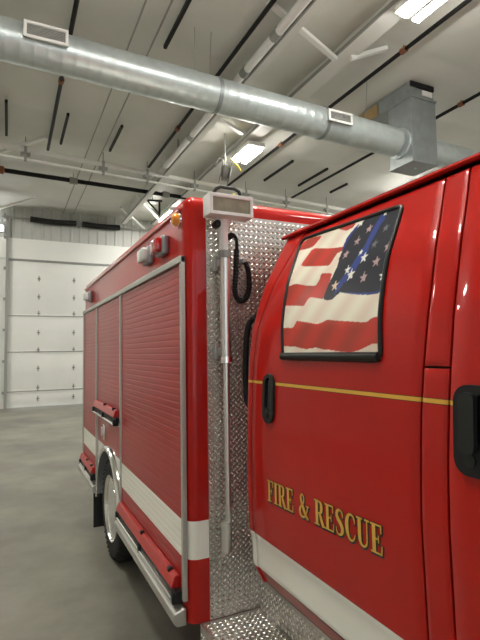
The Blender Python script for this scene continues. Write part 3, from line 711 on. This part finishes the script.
nt.links.new(at.outputs['Color'], bs.inputs['Base Color']); bs.inputs['Roughness'].default_value = .55; bs.inputs['Coat Weight'].default_value = .12; bs.inputs['Coat Roughness'].default_value = .3; bs.inputs['Specular IOR Level'].default_value = .25
M['flag'] = fm
wn = g.build('rear_window', 'flag', rd, smooth=60, fix=False)
ca = wn.data.color_attributes.new('print', 'FLOAT_COLOR', 'POINT'); ca.data.foreach_set('color', [c for q in cols for c in q])
sl_ = []
def corner(cy, cz, r, a0, a1): return [(cy + r * math.cos(a0 + (a1 - a0) * k / 6), cz + r * math.sin(a0 + (a1 - a0) * k / 6)) for k in range(7)]
a0, b0 = win_edges(1.672); a1, b1 = win_edges(2.19)
loop = corner(a0 - .022, 1.692, .022, 0, -PI / 2) + corner(b0 + .03, 1.692, .026, -PI / 2, -PI) + corner(b1 + .03, 2.155, .03, PI, PI / 2) + corner(a1 - .03, 2.176, .03, PI / 2, 0)
# resample the rim densely so that it follows the curved door
den = []
for i in range(len(loop)):
    p, q = loop[i], loop[(i + 1) % len(loop)]; L = math.dist(p, q); k = max(1, int(L / .02))
    den += [(p[0] + (q[0] - p[0]) * t / k, p[1] + (q[1] - p[1]) * t / k) for t in range(k)]
MB().tube([S(y, z, .003) for y, z in den], .0085, 10, closed=True).build('window_seal', 'seal', wn, smooth=60)
lo = [S(-.53 - .57 * k / 20, 1.677, .006) for k in range(21)]
MB().tube(lo, .0155, 10).build('bottom_seal', 'seal', wn, smooth=60)

# slim pull handle in the rear door
def rrect(cy, cz, hw, hh, r, k=6):
    out = []
    for sx, sy, a in ((1, 1, 0), (-1, 1, PI / 2), (-1, -1, PI), (1, -1, 1.5 * PI)):
        for i in range(k + 1): t = a + PI / 2 * i / k; out.append((cy + sx * (hw - r) + r * math.cos(t), cz + sy * (hh - r) + r * math.sin(t)))
    return out
def plate(P, o0, o1, name, m, parent, hole=None):
    mb = MB(); n = len(P)
    if hole is None:
        mb.add([S(y, z, o0) for y, z in P] + [S(y, z, o1) for y, z in P], [tuple(range(n, 2 * n))] + [(i, (i + 1) % n, n + (i + 1) % n, n + i) for i in range(n)])
    else:
        mb.add([S(y, z, o0) for y, z in P] + [S(y, z, o1) for y, z in P] + [S(y, z, o1) for y, z in hole] + [S(y, z, o0 + .001) for y, z in hole],
               [(a * n + i, a * n + (i + 1) % n, (a + 1) * n + (i + 1) % n, (a + 1) * n + i) for a in range(3) for i in range(n)])
    return mb.build(name, m, parent, smooth=40)
ph = plate(rrect(-.428, 1.498, .046, .104, .044), 0, .012, 'pull_handle', 'seal', rd, hole=rrect(-.428, 1.515, .026, .072, .025))
plate(rrect(-.428, 1.515, .027, .073, .026), .0, .003, 'handle_recess', 'black_gloss', rd)
plate(rrect(-.428, 1.425, .012, .012, .011), .012, .016, 'handle_screw', 'black', rd)
# front door handle: black pocket, paddle and keyhole
plate(rrect(-1.500, 1.502, .125, .108, .040), 0, .012, 'door_handle', 'black', fd, hole=rrect(-1.515, 1.527, .080, .062, .018))
plate(rrect(-1.515, 1.527, .081, .063, .018), 0, .002, 'handle_pocket', 'black_gloss', fd)
plate(rrect(-1.42, 1.52, .022, .072, .016), .010, .024, 'handle_paddle', 'seal', fd)
plate(rrect(-1.423, 1.432, .015, .016, .014), .012, .016, 'keyhole', 'seal', fd)
plate([(-1.60, 1.69), (-2.36, 1.69), (-2.30, 2.17), (-1.56, 2.18)], 0, .003, 'front_window', 'glass_dark', fd)

# grab handle behind the rear door
gh = spline([(.315, -.185, 1.855), (.30, -.125, 1.855), (.285, -.10, 1.80), (.280, -.085, 1.65), (.280, -.082, 1.52), (.285, -.095, 1.44), (.30, -.165, 1.415)], 8)
go = MB().tube(gh, .015, 10).build('grab_handle', 'black', TR, smooth=60)
for z in (1.86, 1.415): MB().lathe((.31, -.165, z), (0, 1, 0), [(-.01, .022), (.012, .022), (.018, .014)], 14).build('handle_foot', 'black', go)

# gold lettering with a black edge
T_, t_ = .2, .065
GL = {
 'F': (.70, [[(.19, 0, T_), (.19, 1, T_)], [(0, .03, t_), (.4, .03, t_)], [(0, .97, t_), (.62, .97, t_)], [(.585, 1, .075), (.6, .7, .05)], [(.19, .5, t_), (.46, .5, t_)], [(.45, .63, .05), (.45, .37, .05)]]),
 'I': (.44, [[(.2, 0, T_), (.2, 1, T_)], [(0, .03, t_), (.4, .03, t_)], [(0, .97, t_), (.4, .97, t_)]]),
 'R': (.82, [[(.19, 0, T_), (.19, 1, T_)], [(0, .03, t_), (.38, .03, t_)], [(0, .97, t_), (.3, .97, t_)], [(.22, .97, .06), (.42, .95, .08), (.54, .87, .17), (.56, .73, .2), (.52, .58, .16), (.4, .5, .08), (.22, .48, .06)], [(.4, .5, .12), (.52, .28, .19), (.68, .0, .19)], [(.56, .03, t_), (.82, .03, t_)]]),
 'E': (.74, [[(.19, 0, T_), (.19, 1, T_)], [(0, .03, t_), (.64, .03, t_)], [(0, .97, t_), (.62, .97, t_)], [(.585, 1, .075), (.6, .72, .05)], [(.605, 0, .075), (.64, .32, .05)], [(.19, .5, t_), (.46, .5, t_)], [(.45, .63, .05), (.45, .37, .05)]]),
 'S': (.66, [[(.54, .70, .04), (.5, .86, .09), (.35, .96, .08), (.19, .9, .14), (.13, .76, .18), (.2, .61, .2), (.36, .48, .21), (.48, .33, .2), (.48, .17, .17), (.36, .05, .09), (.2, .04, .07), (.1, .14, .07), (.06, .3, .04)]]),
 'C': (.76, [[(.66, .66, .04), (.61, .85, .1), (.46, .96, .08), (.29, .92, .12), (.17, .75, .19), (.14, .5, .22), (.18, .25, .19), (.3, .07, .12), (.46, .03, .08), (.6, .13, .06), (.68, .3, .04)]]),
 'U': (.84, [[(.19, 1, T_), (.19, .32, T_), (.23, .14, .16), (.33, .05, .11), (.45, .04, .09), (.57, .11, .08), (.63, .28, .07), (.64, 1, .07)], [(0, .97, t_), (.38, .97, t_)], [(.5, .97, t_), (.78, .97, t_)]]),
 '&': (.92, [[(.78, .52, .06), (.7, .3, .07), (.56, .12, .09), (.36, .03, .1), (.18, .08, .14), (.1, .24, .17), (.17, .41, .13), (.34, .55, .09), (.46, .7, .09), (.46, .87, .09), (.35, .97, .08), (.23, .9, .12), (.22, .74, .16), (.36, .48, .19), (.56, .2, .19), (.72, .05, .14), (.86, .03, .07)], [(.64, .53, .05), (.9, .53, .05)]]),
}
def strip(mb, pts, grow, off, fn):
    P = [Vector((p[0], p[1])) for p in pts]; n = len(P)
    if n > 2:
        Q = spline([(p[0], p[1], p[2]) for p in pts], 5); P = [Vector((q.x, q.y)) for q in Q]; Wd = [q.z for q in Q]; n = len(P)
    else: Wd = [p[2] for p in pts]
    L = []; R_ = []
    for i in range(n):
        d = (P[min(i + 1, n - 1)] - P[max(i - 1, 0)]).normalized(); nn = Vector((-d.y, d.x)); c = P[i].copy()
        if i == 0: c = c - d * grow
        if i == n - 1: c = c + d * grow
        L.append(c + nn * (Wd[i] / 2 + grow)); R_.append(c - nn * (Wd[i] / 2 + grow))
    mb.add([fn(q, off) for q in L + R_], [(i, i + 1, n + i + 1, n + i) for i in range(n - 1)], 1 if off > .0015 else 0)
LH = .087; LW = .0800
lt = empty('lettering', S(-.76, 1.12, .002), TR)
tot = sum(GL[c][0] if c != ' ' else .42 for c in 'FIRE & RESCUE')
cx = 0.
for c in 'FIRE & RESCUE':
    if c == ' ': cx += .42; continue
    adv, strokes = GL[c]
    fr_ = lambda q, off, b=cx: S(-.412 - (b + q.x) / tot * .700, 1.0705 + q.y * LH + (b + q.x) / tot * .024, off)
    mb = MB()
    for s_ in strokes: strip(mb, s_, .05, .0010, lambda q, off: fr_(Vector((q.x + .025, q.y - .03)), off))
    for s_ in strokes: strip(mb, s_, 0., .0022, fr_)
    mb.build('letter', ['letter_black', 'gold'], lt, smooth=0, fix=False)
    cx += adv

# ------------------------------------------------------------------ camera, light, colour
cam = bpy.data.cameras.new('camera'); co = bpy.data.objects.new('camera', cam); COL.objects.link(co)
cam.sensor_fit = 'VERTICAL'; cam.sensor_height = 36.; cam.lens = 27.; cam.clip_start = .05
R3 = Matrix(((0.90065686, -0.01378496, -0.43431233), (-0.4342339, -0.06550942, -0.89841496), (-0.01606694, 0.99775673, -0.06498741)))
co.matrix_world = Matrix.Translation((-.785, -2.23, 1.70)) @ R3.to_4x4()
# column vectors of R3 are camera right, up, back in world space
SC.camera = co
w = bpy.data.worlds.new('world'); SC.world = w; w.use_nodes = True
w.node_tree.nodes['Background'].inputs[0].default_value = (.5, .52, .55, 1); w.node_tree.nodes['Background'].inputs[1].default_value = 1.0
SC.cycles.use_denoising = True; SC.cycles.max_bounces = 10; SC.cycles.diffuse_bounces = 6; SC.cycles.glossy_bounces = 5
SC.cycles.sample_clamp_indirect = 6.
SC.view_settings.view_transform = 'Standard'; SC.view_settings.look = 'None'; SC.view_settings.gamma = 1; SC.view_settings.use_curve_mapping = False
SC.view_settings.exposure = 1.4
